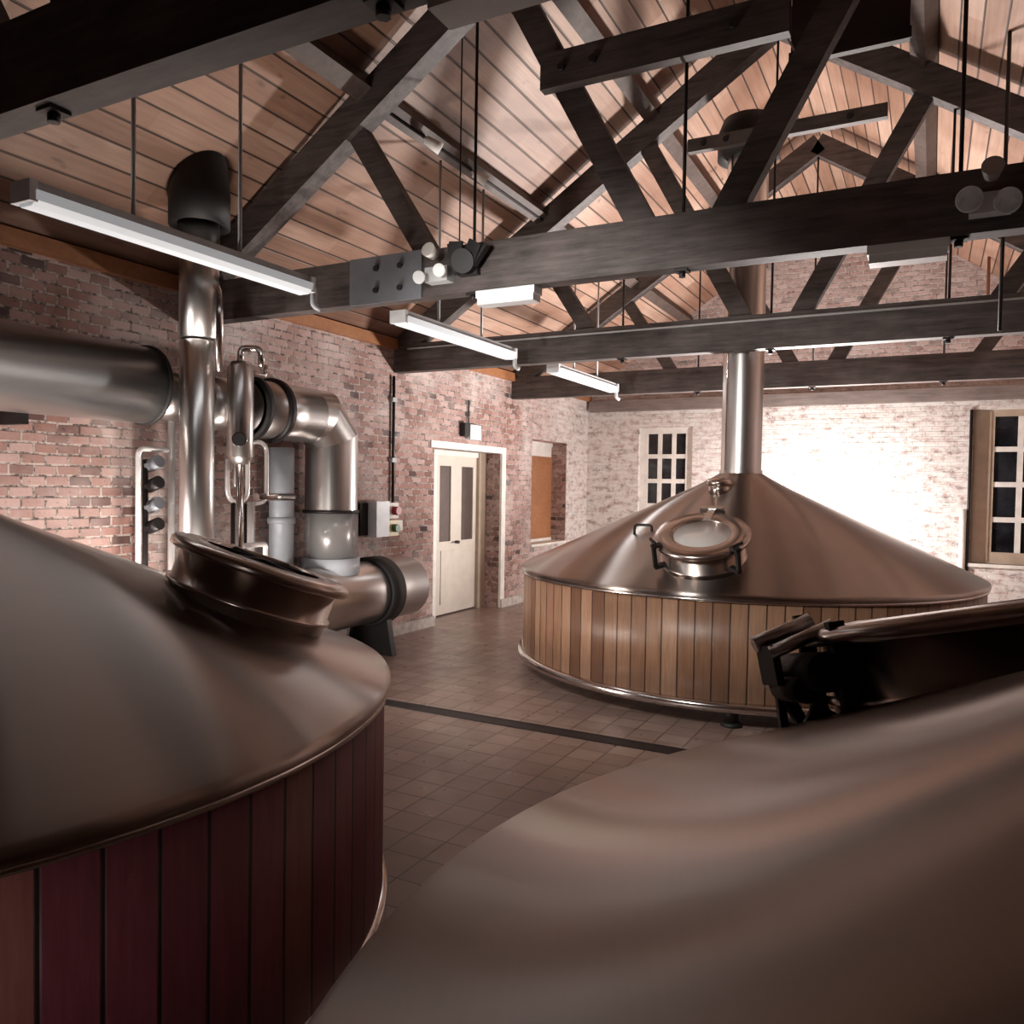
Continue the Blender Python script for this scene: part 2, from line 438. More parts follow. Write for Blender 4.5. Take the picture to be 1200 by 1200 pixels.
# door in its deep opening
PX = WL-.30
d = struct('door_1', MB().box(PX-.05, PX, 9.05, 10.15, .02, 1.02).box(PX-.05, PX, 9.05, 9.16, 1.02, 2.2).box(PX-.05, PX, 9.45, 9.73, 1.02, 2.2)
           .box(PX-.05, PX, 10.05, 10.15, 1.02, 2.2).box(PX-.05, PX, 9.16, 9.45, 2.06, 2.2).box(PX-.05, PX, 9.73, 10.05, 2.06, 2.2), M_cream,
           'cream door with two tall glass panes in the left brick wall', 'door')
obj('pane', MB().box(PX-.035, PX-.015, 9.16, 9.45, 1.02, 2.06), M_darkpane, d)
obj('pane', MB().box(PX-.035, PX-.015, 9.73, 10.05, 1.02, 2.06), M_darkpane, d)
obj('lower_panel', MB().box(PX, PX+.012, 9.2, 10.0, .16, .9).bevel(.01), M_cream, d)
obj('door_handle', MB().cyl((PX, 9.6, 1.0), (PX+.05, 9.6, 1.0), .022, n=14).tube([(PX+.05, 9.6, 1.0), (PX+.05, 9.5, 1.0)], .011, 10), M_iron, d)
fr = obj('door_frame', MB().box(PX-.03, PX+.03, DY0, 9.05, 0, DZ).box(PX-.03, PX+.03, 9.05, 10.15, 2.2, DZ), M_white, d)
obj('frame_post', MB().box(PX-.03, PX+.045, 10.15, DY1, 0, DZ).bevel(.01), M_tan, d)
struct('trim_3', MB().box(WL-.02, WL+.015, DY1-.01, DY1+.11, 0.0, DZ).box(WL-.02, WL+.015, DY0-.09, DY1+.11, DZ, DZ+.09), M_white, 'white painted edging around the deep door opening', 'trim')
# window in left wall with a wooden shutter
w = struct('window_3', MB().box(PX-.04, PX+.03, NY0, NY1, NZ0, NZ0+.05).box(PX-.04, PX+.03, NY0, NY1, NZ1-.06, NZ1).box(PX-.04, PX+.03, NY0, NY0+.06, NZ0, NZ1), M_white,
           'recessed side window with an orange wooden shutter, near the far corner', 'window')
obj('shutter', MB().box(PX-.03, PX+.02, NY0+.06, NY1, NZ0+.05, 2.31).box(PX+.02, PX+.035, NY0+.2, NY1-.12, 1.0, 1.5).box(PX+.02, PX+.035, NY0+.2, NY1-.12, 1.62, 2.18), M_orange, w)
obj('transom_panel', MB().box(PX-.03, PX+.01, NY0+.06, NY1, 2.31, NZ1-.06), M_white, w)
obj('window_sill', MB().box(PX, WL+.02, NY0, NY1, NZ0-.03, NZ0+.004), M_white, w)
def sash(name, X0, X1, Z0, Z1, cols, rows, frame_mat, bar_mat, label, yy, fw, px0, px1, pz0, pz1, gap):
    mb = MB()
    mb.box(X0, px0, yy, yy+.08, Z0, Z1).box(px1, X1, yy, yy+.08, Z0, Z1).box(px0, px1, yy, yy+.08, Z0, pz0).box(px0, px1, yy, yy+.08, pz1, Z1)
    w = struct(name, mb, frame_mat, label, 'window')
    cw = (px1-px0-gap*(cols-1))/cols; rh = (pz1-pz0-gap*(rows-1))/rows
    mb = MB()
    for i in range(1, cols): mb.box(px0+i*cw+(i-1)*gap, px0+i*(cw+gap), yy+.015, yy+.06, pz0, pz1)
    for j in range(1, rows): mb.box(px0, px1, yy+.012, yy+.06, pz0+j*rh+(j-1)*gap, pz0+j*(rh+gap))
    obj('glazing_bars', mb, bar_mat, w)
    for i in range(cols):
        for j in range(rows):
            x = px0+i*(cw+gap); z = pz0+j*(rh+gap)
            obj('pane', MB().box(x, x+cw, yy+.035, yy+.045, z, z+rh), M_night, w)
    return w
sash('window_1', W1[0], W1[1], W1[2], W1[3], 3, 4, M_white, M_white, 'small white sash window in the far wall behind the domed vessel', WF+.06, .1, -4.47, -3.79, 1.1, 2.76, .075)
w2 = sash('window_2', W2[0], W2[1], W2[2], W2[3], 3, 4, M_tan, M_white, 'tall tan framed window of dark panes at the right edge of the far wall', WF+.10, .1, .81, 1.83, .93, 2.93, .075)
obj('frame_bead', MB().box(.74, .765, WF+.085, WF+.1, .8, 3.0).box(1.875, 1.90, WF+.085, WF+.1, .8, 3.0), M_tan, w2)
obj('window_sill', MB().box(W2[0]-.02, W2[1]+.02, WF-.05, WF+.1, W2[2]-.05, W2[2]).bevel(.008), M_white, w2)
obj('window_reveal', MB().box(W2[0], W2[0]+.004, WF+.002, WF+.1, W2[2], W2[3]), M_black, w2)

# drain channel in the floor
t = thing('floor_drain', 'dark drain channel across the tiles in front of the round oak-sided vessel', 'drain', (-2.0, 5.3, 0))
obj('channel', MB().box(-5.3, 2.6, 5.24, 5.36, .0005, .004), M_iron, t)
obj('edge_strip', MB().box(-5.3, 2.6, 5.225, 5.24, .0005, .007), M_iron, t)
obj('edge_strip', MB().box(-5.3, 2.6, 5.36, 5.375, .0005, .007), M_iron, t)
#tag(obj('expansion_joint', MB().box(-2.07, -2.045, 1.0, 5.2, .0005, .003), M_black), 'thin dark joint in the tiles running between the two front vessels', 'joint')

# ------------------------------------------------------------------ roof trusses
def zr(x): return 3.32+.655*((x if x <= RX else 2*RX-x)-WL)   # rafter centre line
def mir(x): return 2*RX-x
TIE0, TIE1 = 3.10, 3.42
def truss(Y, label, collar=None, plate=False):
    t = thing('roof_truss', label, 'roof truss', (RX, Y, TIE0), 0, 'dark timber roof trusses')
    obj('tie_beam', MB().box(WL-.02, WR+.02, Y-.065, Y+.065, TIE0, TIE1).bevel(.008), M_timber, t)
    for s in (0, 1):
        a = V(WL+.12, Y+.0, zr(WL+.12)); b = V(RX, Y, zr(RX))
        if s: a.x = mir(a.x)
        obj('rafter', MB().beam(a, b+(b-a).normalized()*.02, .15, .24), M_timber, t)
        f = (lambda x: x) if s == 0 else mir
        obj('strut', MB().beam((f(-1.60), Y+.02, TIE1-.05), (f(-2.62), Y+.02, zr(-2.62)-.03), .10, .17), M_timber, t)
        obj('strut', MB().beam((f(-3.16), Y+.02, TIE1-.05), (f(-3.86), Y+.02, zr(-3.86)-.03), .10, .15), M_timber, t)
    for x in (-2.81, RX, mir(-2.81)):
        r = obj('tie_rod', MB().cyl((x, Y, TIE0-.03), (x, Y, zr(x)+.0), .011, n=10), M_iron, t)
        obj('rod_nut', MB().box(x-.04, x+.04, Y-.04, Y+.04, TIE0-.014, TIE0-.001).cyl((x, Y, TIE0-.045), (x, Y, TIE0-.01), .022, n=6), M_iron, r)
    if collar:
        x0, x1, z0, z1 = collar
        c = obj('collar_beam', MB().box(x0, x1, Y-.125, Y-.05, z0, z1).bevel(.008), M_timber, t)
        for bx in (x0+.15, x0+.36, x1-.3):
            obj('bolt', MB().cyl((bx, Y-.145, (z0+z1)/2), (bx, Y-.12, (z0+z1)/2), .025, n=8), M_black, c)
    if plate:
        p = obj('splice_plate', MB().box(-3.82, -3.19, Y-.078, Y-.0655, TIE0-.01, TIE1+.005).bevel(.003), M_platesteel, t); p['label'] = 'blue-grey bolted steel plate'
        for bx in (-3.58, -3.37):
            for bz in (3.18, 3.335):
                obj('bolt', MB().cyl((bx, Y-.092, bz), (bx, Y-.076, bz), .022, n=8), M_black, p)
    return t
TY = [1.80, 4.76, 7.74, 10.70]
truss(TY[0], 'nearest roof truss, only its black tie beam crosses the top left corner')
truss(TY[1], 'second roof truss, its tie beam carries a bolted steel plate and twin spotlights', (-2.27, -.76, 4.30, 4.52), True)
truss(TY[2], 'third roof truss, its tie beam passes just in front of the tall steel flue', (-2.15, -.42, 5.0, 5.12))
truss(TY[3], 'farthest roof truss, next to the white gable wall behind the flue')
for x, lab in ((-3.8, 'lower purlin under the left roof slope carrying a conduit with small spots'), (-2.62, 'upper purlin under the left roof slope'),
               (mir(-2.62), 'upper purlin under the right roof slope'), (mir(-3.8), 'lower purlin under the right roof slope')):
    sl = math.atan(.69)*(1 if x < RX else -1)
    m_ = MB().box(-.07, .07, WB+.02, WF-.02, -.18, -.015)
    m_.xf(Matrix.Translation((x, 0, zc(x))) @ Matrix.Rotation(-sl, 4, 'Y'))
    tag(obj('purlin', m_, M_timber_pur), lab, 'purlin', 'roof purlins')
# dark timber hoist box beneath the ridge
t = thing('timber_box', 'dark red-brown timber box hung under the roof beside the collar beam', 'box', (-.5, 5.45, 4.38))
obj('casing', MB().box(-.83, -.18, 5.15, 5.20, 4.38, 5.3).bevel(.01), M_boxwood, t)
obj('bottom_batten', MB().box(-.84, -.17, 5.14, 5.15, 4.375, 4.44), M_boxwood, t)
tag(obj('loop_cable', MB().tube([(-.86, 5.1, 4.64), (-.87, 5.08, 4.56), (-.80, 5.08, 4.42), (-.76, 5.1, 4.365), (-.6, 5.1, 4.36)], .006, 8), M_greybox), 'thin pale cable drooping at the corner of the timber box', 'cable')

# conduit and little spots on the left purlin
zp = zc(-3.8)-.20
t = thing('spot_conduit', 'thin conduit with two little spot lamps along the lower left purlin', 'spotlight', (-3.72, 6.0, zp))
obj('conduit', MB().cyl((-3.70, 4.85, zp+.05), (-3.70, 7.66, zp+.05), .014, n=10), M_iron, t)
for yy in (5.45, 6.2):
    h = obj('lamp_head', MB().cyl((-3.69, yy, zp+.04), (-3.62, yy, zp-.03), .016, n=10).cyl((-3.65, yy-.05, zp-.0), (-3.56, yy+.03, zp-.06), .035, .05, n=20), M_white, t)

# ------------------------------------------------------------------ vessels
def norm_frame(P, az, slope):
    """frame at P whose local Z is the dome's normal, local X points downhill, Y sideways"""
    a = math.atan(slope)
    dn = V(math.cos(az)*math.cos(a), math.sin(az)*math.cos(a), -math.sin(a))
    up = V(math.cos(az)*math.sin(a), math.sin(az)*math.sin(a), math.cos(a))
    sd = up.cross(dn)
    M = Matrix(((dn.x, sd.x, up.x, P.x), (dn.y, sd.y, up.y, P.y), (dn.z, sd.z, up.z, P.z), (0,0,0,1)))
    return M
def vessel(label, cx, cy, R, zrim, zbase, slope, stave, man_az, man_r, legs, flue=None, mr=.40, mh=.2, hinge='clamp', n=160, leg_az=-PI/2, tilt=None, tilt_az=None, bars=True):
    t = thing('brewing_vessel', label, 'brewing vessel', (cx, cy, 0), 0, 'domed brewing vessels')
    T = Matrix.Translation((cx, cy, 0))
    # wood cladding: a wall of staves with thickness
    obj('cladding', MB().lathe([(R-.05, zrim-.01), (R-.015, zrim-.01), (R-.015, zbase+.06), (R-.05, zbase+.06)], n*2, T, closed=True), stave, t)
    rb = .04 if legs else .008
    def rl(r):
        z = zrim+.03+slope*(R-r)
        if r < .5: z += .25*(.5-r)**2
        return z
    rt = .2
    prof = [(R-.05, zrim-.015), (R+.006, zrim-.015), (R+.012, zrim-.004), (R+.012, zrim+.012), (R+.004, zrim+.025), (R-.012, zrim+.034)]
    rs = [R-.06-(R-.06-rt)*i/40 for i in range(41)]
    prof += [(r, rl(r)) for r in rs]
    obj('dome', MB().lathe(prof, n, T), M_dome, t)
    obj('rim_band', MB().lathe([(R-.02, zrim-.035), (R+.004, zrim-.035), (R+.004, zrim-.013), (R-.02, zrim-.013)], n, T, closed=True), M_polish, t)
    obj('base_ring', MB().lathe([(R-.3, zbase-.02), (R+.0, zbase-.02), (R+rb*.9, zbase+.0), (R+rb, zbase+.03), (R+rb*.75, zbase+.055), (R-.02, zbase+.065), (R-.3, zbase+.065)], n, T, closed=True), M_polish, t)
    obj('underside', MB().lathe([(0, zbase+.0), (R-.28, zbase+.0), (R-.28, zbase+.06), (0, zbase+.06)], 64, T), M_steel, t)
    for k in range(legs):
        a = leg_az+2*PI*k/legs
        p = V(cx+(R-.14)*math.cos(a), cy+(R-.14)*math.sin(a), 0)
        lg = obj('leg', MB().cyl(p+V(0,0,.03), p+V(0,0,zbase-.01), .05, n=20), M_iron, t)
        obj('foot_pad', MB().cyl(p, p+V(0,0,.03), .085, .06, n=20), M_black, lg)
    if flue:
        fr_, top = flue
        f = obj('flue', MB().lathe([(fr_, rl(rt)-.05), (fr_, top)], 48, T).lathe([(fr_+.012, rl(rt)-.01), (fr_+.012, rl(rt)+.03)], 48, T), M_steel, t)
        obj('flue_seam', MB().cyl((cx-fr_*.62, cy-fr_*.8, rl(rt)), (cx-fr_*.62, cy-fr_*.8, top), .008, n=8), M_polish, f)
        obj('flue_collar', MB().lathe([(fr_+.002, top-.12), (fr_+.1, top-.12), (fr_+.1, top+.12), (fr_+.05, top+.25), (0, top+.30)], 48, T), M_black, f)
    else:
        obj('top_cap', MB().lathe([(rt+.03, rl(rt)-.03), (rt+.03, rl(rt)+.05), (rt-.02, rl(rt)+.09), (0, rl(rt)+.12)], 48, T), M_steel, t)
    # manway with a glazed lid
    P = V(cx+man_r*math.cos(man_az), cy+man_r*math.sin(man_az), rl(man_r))
    F = norm_frame(P, man_az if tilt_az is None else tilt_az, slope if tilt is None else tilt)
    co = obj('manway_collar', MB().lathe([(mr, -.16), (mr, mh*.15), (mr+.015, mh*.16), (mr+.015, mh*.26), (mr, mh*.27), (mr, mh), (mr-.02, mh), (mr-.02, -.16)], 72, F, closed=True), M_ring, t)
    ro, ri = mr+.05, mr-.10
    obj('lid_ring', MB().lathe([(ro-.01, mh), (ro, mh+.006), (ro, mh+.03), (ro-.012, mh+.045), (ri+.01, mh+.052), (ri, mh+.045), (ri, mh)], 72, F, closed=True), M_ring, co)
    obj('lid_glass', MB().lathe([(0, mh+.02), (ri, mh+.02), (ri, mh+.03), (0, mh+.03)], 64, F), M_lidglass, co)
    m_ = MB()
    for a in ((0, PI/3, 2*PI/3) if bars else ()):
        dx, dy = math.cos(a)*ri, math.sin(a)*ri
        m_.beam((-dx, -dy, mh+.044), (dx, dy, mh+.044), .014, .016)
    if bars: m_.xf(F); obj('lid_bars', m_, M_iron, co)
    def clamp(a, name='clamp'):
        c = MB()
        c.beam((ro-.03, 0, mh+.055), (ro+.05, 0, mh+.055), .05, .02).beam((ro+.035, 0, mh+.06), (ro+.035, 0, mh*.3), .03, .03, (0,1,0))
        c.cyl((ro+.035, 0, mh+.05), (ro+.035, 0, mh+.1), .012, n=10).beam((ro+.035, -.05, mh+.1), (ro+.035, .05, mh+.1), .016, .02).beam((mr-.005, 0, mh*.32), (ro+.045, 0, mh*.32), .04, .03)
        c.xf(F @ Matrix.Rotation(a, 4, 'Z')); return obj(name, c, M_iron, co)
    if hinge == 'block':
        hg = MB().box(-ro-.03, -ro+.03, -.07, .07, -.05, mh+.02).bevel(.01); hg.xf(F); obj('hinge', hg, M_polish, co)
    if hinge == 'clamp':
        for a in (PI*.28, PI*1.72): clamp(a)
        hg = MB().beam((-ro-.07, -.1, mh+.03), (-ro-.07, .1, mh+.03), .05, .05).beam((-ro-.08, 0, mh+.03), (-ri, 0, mh+.055), .06, .02)
        hg.beam((-ro-.07, .09, mh+.03), (-ro-.07, .09, -.05), .03, .03, (0,1,0)).beam((-ro-.07, -.09, mh+.03), (-ro-.07, -.09, -.05), .03, .03, (0,1,0))
        hg.xf(F); obj('hinge', hg, M_steel, co)
    return t, F, rl, co

FAR = V(-1.675, 8.09, 0)
vL, F, rl, co = vessel('large domed vessel at bottom left with dark wine-red staves', -3.56, 1.64, 1.90, .95, .03, .42, M_stave_red, math.radians(47.5), 1.30, 0, mh=.17, mr=.35, hinge=None, tilt=.36)
vR, FR, rlR, coR = vessel('large domed vessel filling the bottom right, seen from just above its brushed rim', .92, 1.392, 1.755, 1.002, .03, .46, M_stave_far, math.radians(126.5), 1.26, 0, mh=.185, hinge=None, tilt=.27, tilt_az=math.radians(152))
vF, FF, rlF, coF = vessel('round oak-sided vessel at the far end with a tall steel flue', FAR.x, FAR.y, 2.15, .985, .145, .47, M_stave_far, math.radians(-87.5), 1.70, 3, (.195, 5.15), mr=.33, mh=.19, leg_az=math.radians(-79), bars=False)
# hinge gear on the right vessel's manway (faces the aisle)
mr, mh = .40, .185; ro = mr+.015
cam_left = (FR.to_3x3().inverted() @ V(-.886, -.463, 0)); ah = math.atan2(cam_left.y, cam_left.x)
G = FR @ Matrix.Rotation(ah, 4, 'Z')
def gx(mb): return mb.xf(G)
hb = obj('hinge_bracket', gx(MB().box(ro-.03, ro+.015, -.17, -.15, -.02, mh+.09).box(ro+.12, ro+.14, -.15, -.02, mh-.085, mh+.02).box(ro-.02, ro+.02, .06, .09, -.02, mh+.06).bevel(.006)), M_black, coR)
obj('hinge_bar', gx(MB().cyl((ro-.02, -.13, mh+.07), (ro+.15, -.13, mh+.025), .022, n=14).cyl((ro-.02, .02, mh+.05), (ro+.14, -.03, mh+.0), .018, n=14)), M_steel, hb)
obj('counterweight', gx(MB().cyl((ro+.05, -.15, mh-.06), (ro+.05, .10, mh-.06), .05, n=20).cyl((ro+.09, -.14, mh-.1), (ro+.09, .04, mh-.1), .035, n=20)), M_black, hb)
obj('hinge_screw', gx(MB().cyl((ro+.02, -.19, mh+.04), (ro+.02, -.12, mh+.04), .028, n=12).tube([(ro+.03, -.19, mh+.04), (ro+.055, -.2, mh-.02), (ro+.04, -.19, mh-.09), (ro+.06, -.19, mh-.15)], .014, 10, .03).cyl((ro+.1, -.18, mh-.09), (ro+.1, -.12, mh-.09), .026, n=12)), M_polish, hb)
obj('support_leg', gx(MB().beam((ro+.12, -.1, mh-.05), (ro+.05, -.12, -.05), .03, .03, (0,1,0)).beam((ro+.1, -.14, mh-.1), (ro+.11, -.14, -.06), .022, .022, (0,1,0)).beam((ro+.02, .0, .02), (ro+.06, -.0, -.03), .1, .02, (0,1,0))), M_iron, hb)
# little relief valve on the far dome
a_ = math.radians(-100); p_ = V(FAR.x+.52*math.cos(a_), FAR.y+.52*math.sin(a_), rlF(.52))
rv = obj('relief_valve', MB().cyl(p_+V(0,0,-.05), p_+V(0,0,.07), .10, n=24).sphere(p_+V(0,0,.07), .125, (1,1,.45)), M_ring, vF)
# spray arm handle on the far dome, left of the manway
p_ = V(FAR.x-.62, FAR.y-1.2, rlF(math.hypot(.62, 1.2)))
obj('lid_handle', MB().tube([p_+V(-.06,0,-.02), p_+V(-.06,0,.07), p_+V(.1,0,.07), p_+V(.1,0,-.02)], .012, 10, .03), M_iron, vF)

# ------------------------------------------------------------------ ducts and pipes by the left wall
DXc = -5.25
t = thing('steel_duct', 'wide horizontal steel duct along the brick wall at the left edge', 'duct', (DXc, 2.2, 2.18))
obj('pipe', MB().cyl((DXc, WB+.05, 2.5), (DXc, 4.05, 2.5), .285, n=64), M_duct, t)
obj('end_flange', MB().lathe([(.30, 0), (.30, .025), (.2, .03), (.2, -.005), (.285, -.005)], 64, Matrix.Translation((DXc, 4.05, 2.5)) @ Matrix.Rotation(-PI/2, 4, 'X'), closed=True), M_black, t)
obj('outlet', MB().cyl((DXc, 4.05, 2.46), (DXc, 4.55, 2.43), .19, n=40), M_steel, t)
for yy in (1.0, 3.2): obj('wall_bracket', MB().box(WL, DXc-.1, yy, yy+.05, 2.15, 2.24), M_iron, t)
t = thing('elbow_duct', 'steel duct elbow turning down onto the horizontal cylinder', 'duct', (DXc, 6.1, 1.0))
rd = .255
obj('pipe', MB().cyl((DXc, 5.05, 2.43), (DXc, 5.84, 2.43), rd, n=56).cyl((DXc, 4.55, 2.43), (DXc, 5.05, 2.43), .22, n=48), M_steel, t)
m_ = MB()
def ring_of(c, dirv, r, n=56):
    dirv = dirv.normalized(); x = V(1,0,0); y = dirv.cross(x)
    return [m_.bm.verts.new(c+x*(r*math.cos(2*PI*k/n))+y*(r*math.sin(2*PI*k/n))) for k in range(n)]
# mitred two-piece elbow: flat facets show where the segments meet
yc, zt = 6.18, 2.43
segs = [(V(DXc, 5.84, zt), V(0,1,0)), (V(DXc, yc-.20, zt), V(0,1,-.42)), (V(DXc, yc, zt-.20), V(0,.42,-1)), (V(DXc, yc, 1.52), V(0,0,-1))]
rings = []
for c, dv in segs:
    dv.normalize(); n_ = dv; x = V(1,0,0); y = n_.cross(x)
    k_ = 1.08 if n_.y*n_.z != 0 else 1.0
    rings.append([m_.bm.verts.new(c+x*(rd*math.cos(2*PI*k/56))+y*(rd*k_*math.sin(2*PI*k/56))) for k in range(56)])
for A, B in zip(rings, rings[1:]):
    for k in range(56):
        f = m_.bm.faces.new((A[k], A[(k+1) % 56], B[(k+1) % 56], B[k])); f.smooth = True
for A in rings[1:3]:
    for k in range(56):
        e = m_.bm.edges.get((A[k], A[(k+1) % 56]))
        if e: e.smooth = False
obj('elbow', m_, M_steel, t)
for yy in (5.05, 5.32):
    obj('duct_flange', MB().lathe([(rd-.03, 0), (rd+.035, 0), (rd+.035, .06), (rd-.03, .06)], 56, Matrix.Translation((DXc, yy, 2.43)) @ Matrix.Rotation(-PI/2, 4, 'X'), closed=True), M_iron if yy > 5.2 else M_black, t)
sl_ = obj('sight_sleeve', MB().lathe([(rd+.012, 1.06), (rd+.012, 1.52), (rd+.002, 1.52), (rd+.002, 1.06)], 56, Matrix.Translation((DXc, yc, 0)), closed=True), M_sleeve, t)
obj('sleeve_band', MB().lathe([(rd+.02, 1.5), (rd+.02, 1.53), (rd-.01, 1.53), (rd-.01, 1.5)], 56, Matrix.Translation((DXc, yc, 0)), closed=True), M_iron, t)
obj('inner_pipe', MB().cyl((DXc, yc, 1.02), (DXc, yc, 1.5), rd-.05, n=48), M_steel, t)
obj('base_collar', MB().lathe([(rd+.03, .90), (rd+.03, 1.06), (rd-.03, 1.06), (rd-.03, .90)], 56, Matrix.Translation((DXc, yc, 0)), closed=True), M_paleblue, t)
tag(obj('pale_pipe', MB().cyl((-5.46, 5.72, .88), (-5.46, 5.72, 2.12), .115, n=32).lathe([(.13, 1.4), (.13, 1.46), (.12, 1.46), (.12, 1.4)], 32, Matrix.Translation((-5.46, 5.72, 0)), closed=True), M_paleblue),
    'pale blue vertical pipe behind the duct elbow', 'pipe')
t = thing('steel_cylinder', 'horizontal steel cylinder lying low by the wall beside the cream door', 'cylinder', (-5.22, 6.4, 0))
TX, TZ, TR = -5.215, .66, .325
obj('shell', MB().lathe([(0, 0), (TR-.02, 0), (TR, .02), (TR, 1.96), (TR-.02, 1.98), (0, 1.98)], 64, Matrix.Translation((TX, 5.45, TZ)) @ Matrix.Rotation(-PI/2, 4, 'X')), M_duct, t)
obj('band', MB().lathe([(TR+.002, 0), (TR+.04, 0), (TR+.04, .22), (TR+.002, .22)], 64, Matrix.Translation((TX, 6.70, TZ)) @ Matrix.Rotation(-PI/2, 4, 'X'), closed=True), M_black, t)
for yy in (5.6, 6.76):
    obj('cradle', MB().prism([(TX-.3, 0), (TX+.3, 0), (TX+.22, .42), (TX-.22, .42)], yy, yy+.08), M_iron, t)

# condenser flue close to the wall
t = thing('condenser_flue', 'vertical steel flue with a black roof collar rising behind the left vessel', 'flue', (-4.85, 4.2, 0))
fx, fy = -4.85, 4.20
TF = Matrix.Translation((fx, fy, 0))
obj('lower_jacket', MB().lathe([(0, .12), (.122, .12), (.122, 2.82), (.1, 2.84), (0, 2.84)], 48, TF), M_duct, t)
obj('upper_pipe', MB().cyl((fx+.02, fy, 2.84), (fx+.02, fy, 3.78), .14, n=48), M_steel, t)
m_ = MB().lathe([(.15, 3.68), (.215, 3.66), (.215, 3.9), (.2, 4.02), (.2, 4.2)], 48, Matrix.Translation((fx+.02, fy, 0)))
for v_ in m_.bm.verts: v_.co.z = min(v_.co.z, zc(v_.co.x)-.004)
obj('roof_collar', m_, M_black, t)
obj('foot', MB().cyl((fx, fy, 0), (fx, fy, .12), .18, .13, n=32), M_iron, t)
obj('side_pipe', MB().tube([(fx+.17, fy+.05, 2.6), (fx+.17, fy+.05, 3.2), (fx+.05, fy+.02, 3.3)], .03, 16, .08), M_polish, t)
obj('side_pipe', MB().tube([(fx+.10, fy+.12, 2.7), (fx+.10, fy+.12, 3.1), (fx+.05, fy+.08, 3.25)], .02, 14, .06), M_polish, t)
t = thing('condenser_vessel', 'slim steel cylinder with a round black port beside the vertical flue', 'cylinder', (-4.82, 4.62, 1.95))
cx_, cy_ = -4.83, 4.60
obj('shell', MB().lathe([(0, 1.92), (.06, 1.93), (.1, 1.99), (.1, 2.68), (.07, 2.73), (0, 2.74)], 40, Matrix.Translation((cx_, cy_, 0))), M_steel, t)
pd = V(.70, -.72, 0).normalized(); pc = V(cx_, cy_, 2.12)
obj('port', MB().cyl(pc, pc+pd*.14, .055, n=24), M_polish, t)
obj('port_opening', MB().cyl(pc+pd*.138, pc+pd*.142, .045, n=24), M_black, t)
obj('top_fitting', MB().tube([(cx_, cy_, 2.72), (cx_, cy_, 2.84), (cx_+.12, cy_+.1, 2.84), (cx_+.12, cy_+.1, 2.7)], .026, 12, .05).tube([(cx_-.03, cy_+.05, 2.66), (cx_-.03, cy_+.3, 2.66), (cx_-.03, cy_+.3, 2.75)], .02, 12, .04), M_polish, t)
obj('bottom_pipe', MB().tube([(cx_, cy_, 1.95), (cx_, cy_, 0.0)], .03, 14), M_polish, t)

def pipe(label, pts, r, mat, bend=.08, name='pipe', group='bright pipework by the left wall'):
    return tag(obj(name, MB().tube(pts, r, 14, bend), mat), label, 'pipe', group)
px_ = -5.32
pipe('thin bright pipe bent into a tall arch against the brick, left of the vertical flue', [(px_, 4.06, 0), (px_, 4.06, 2.03), (px_, 4.33, 2.03)], .02, M_white_pipe, .06)
pipe('bright upright pipe just left of the vertical flue', [(px_, 4.36, 0), (px_, 4.36, 2.3)], .026, M_white_pipe)
vt = thing('valve_stack', 'cluster of small dark valves inside the pipe arch by the brick wall', 'valve', (px_, 4.2, 0))
obj('stem', MB().cyl((px_-.05, 4.16, 0), (px_-.05, 4.16, 1.95), .022, n=12), M_iron, vt)
for i, zz in enumerate((1.9, 1.74, 1.58, 1.42)):
    obj('valve_wheel', MB().cyl((px_-.06, 4.2, zz), (px_+.06, 4.2, zz+.04), .05, n=16).beam((px_, 4.12, zz), (px_, 4.28, zz+.05), .02, .03), M_iron if i % 2 else M_platesteel, vt)
ux = -5.18
pipe('U-shaped bright pipe loop hanging beneath the slim steel cylinder', [(ux, 4.80, 1.98), (ux, 4.80, 1.62), (ux, 5.02, 1.62), (ux, 5.02, 2.14), (ux, 5.24, 2.14), (ux, 5.24, 1.62), (ux, 5.06, 1.60)], .02, M_white_pipe, .11)
pipe('small inner pipe loop nested within the U-shaped loop', [(ux, 4.88, 1.95), (ux, 4.88, 1.75), (ux, 4.94, 1.75), (ux, 4.94, 1.95)], .012, M_white_pipe, .03)
pipe('bright upright pipe carrying the U-shaped loop', [(ux, 5.06, 0), (ux, 5.06, 1.62)], .032, M_white_pipe)
pipe('dark upright pipe behind the bright loop upright', [(ux-.1, 5.12, 0), (ux-.1, 5.12, 1.6)], .03, M_iron)
pipe('dark upright pipe between the flue and the loop upright', [(ux, 4.86, 0), (ux, 4.86, 1.62)], .018, M_iron)
pipe('short horizontal pipe running from the loop to the pale blue pipe', [(ux, 5.12, 1.66), (ux-.05, 5.62, 1.66)], .035, M_polish)
pipe('low rectangular bright rail behind the round hatch of the left vessel', [(-4.95, 4.45, 0), (-4.95, 4.45, 1.27), (-4.95, 5.0, 1.27), (-4.95, 5.0, 0)], .022, M_white_pipe, .03, 'guard_rail')

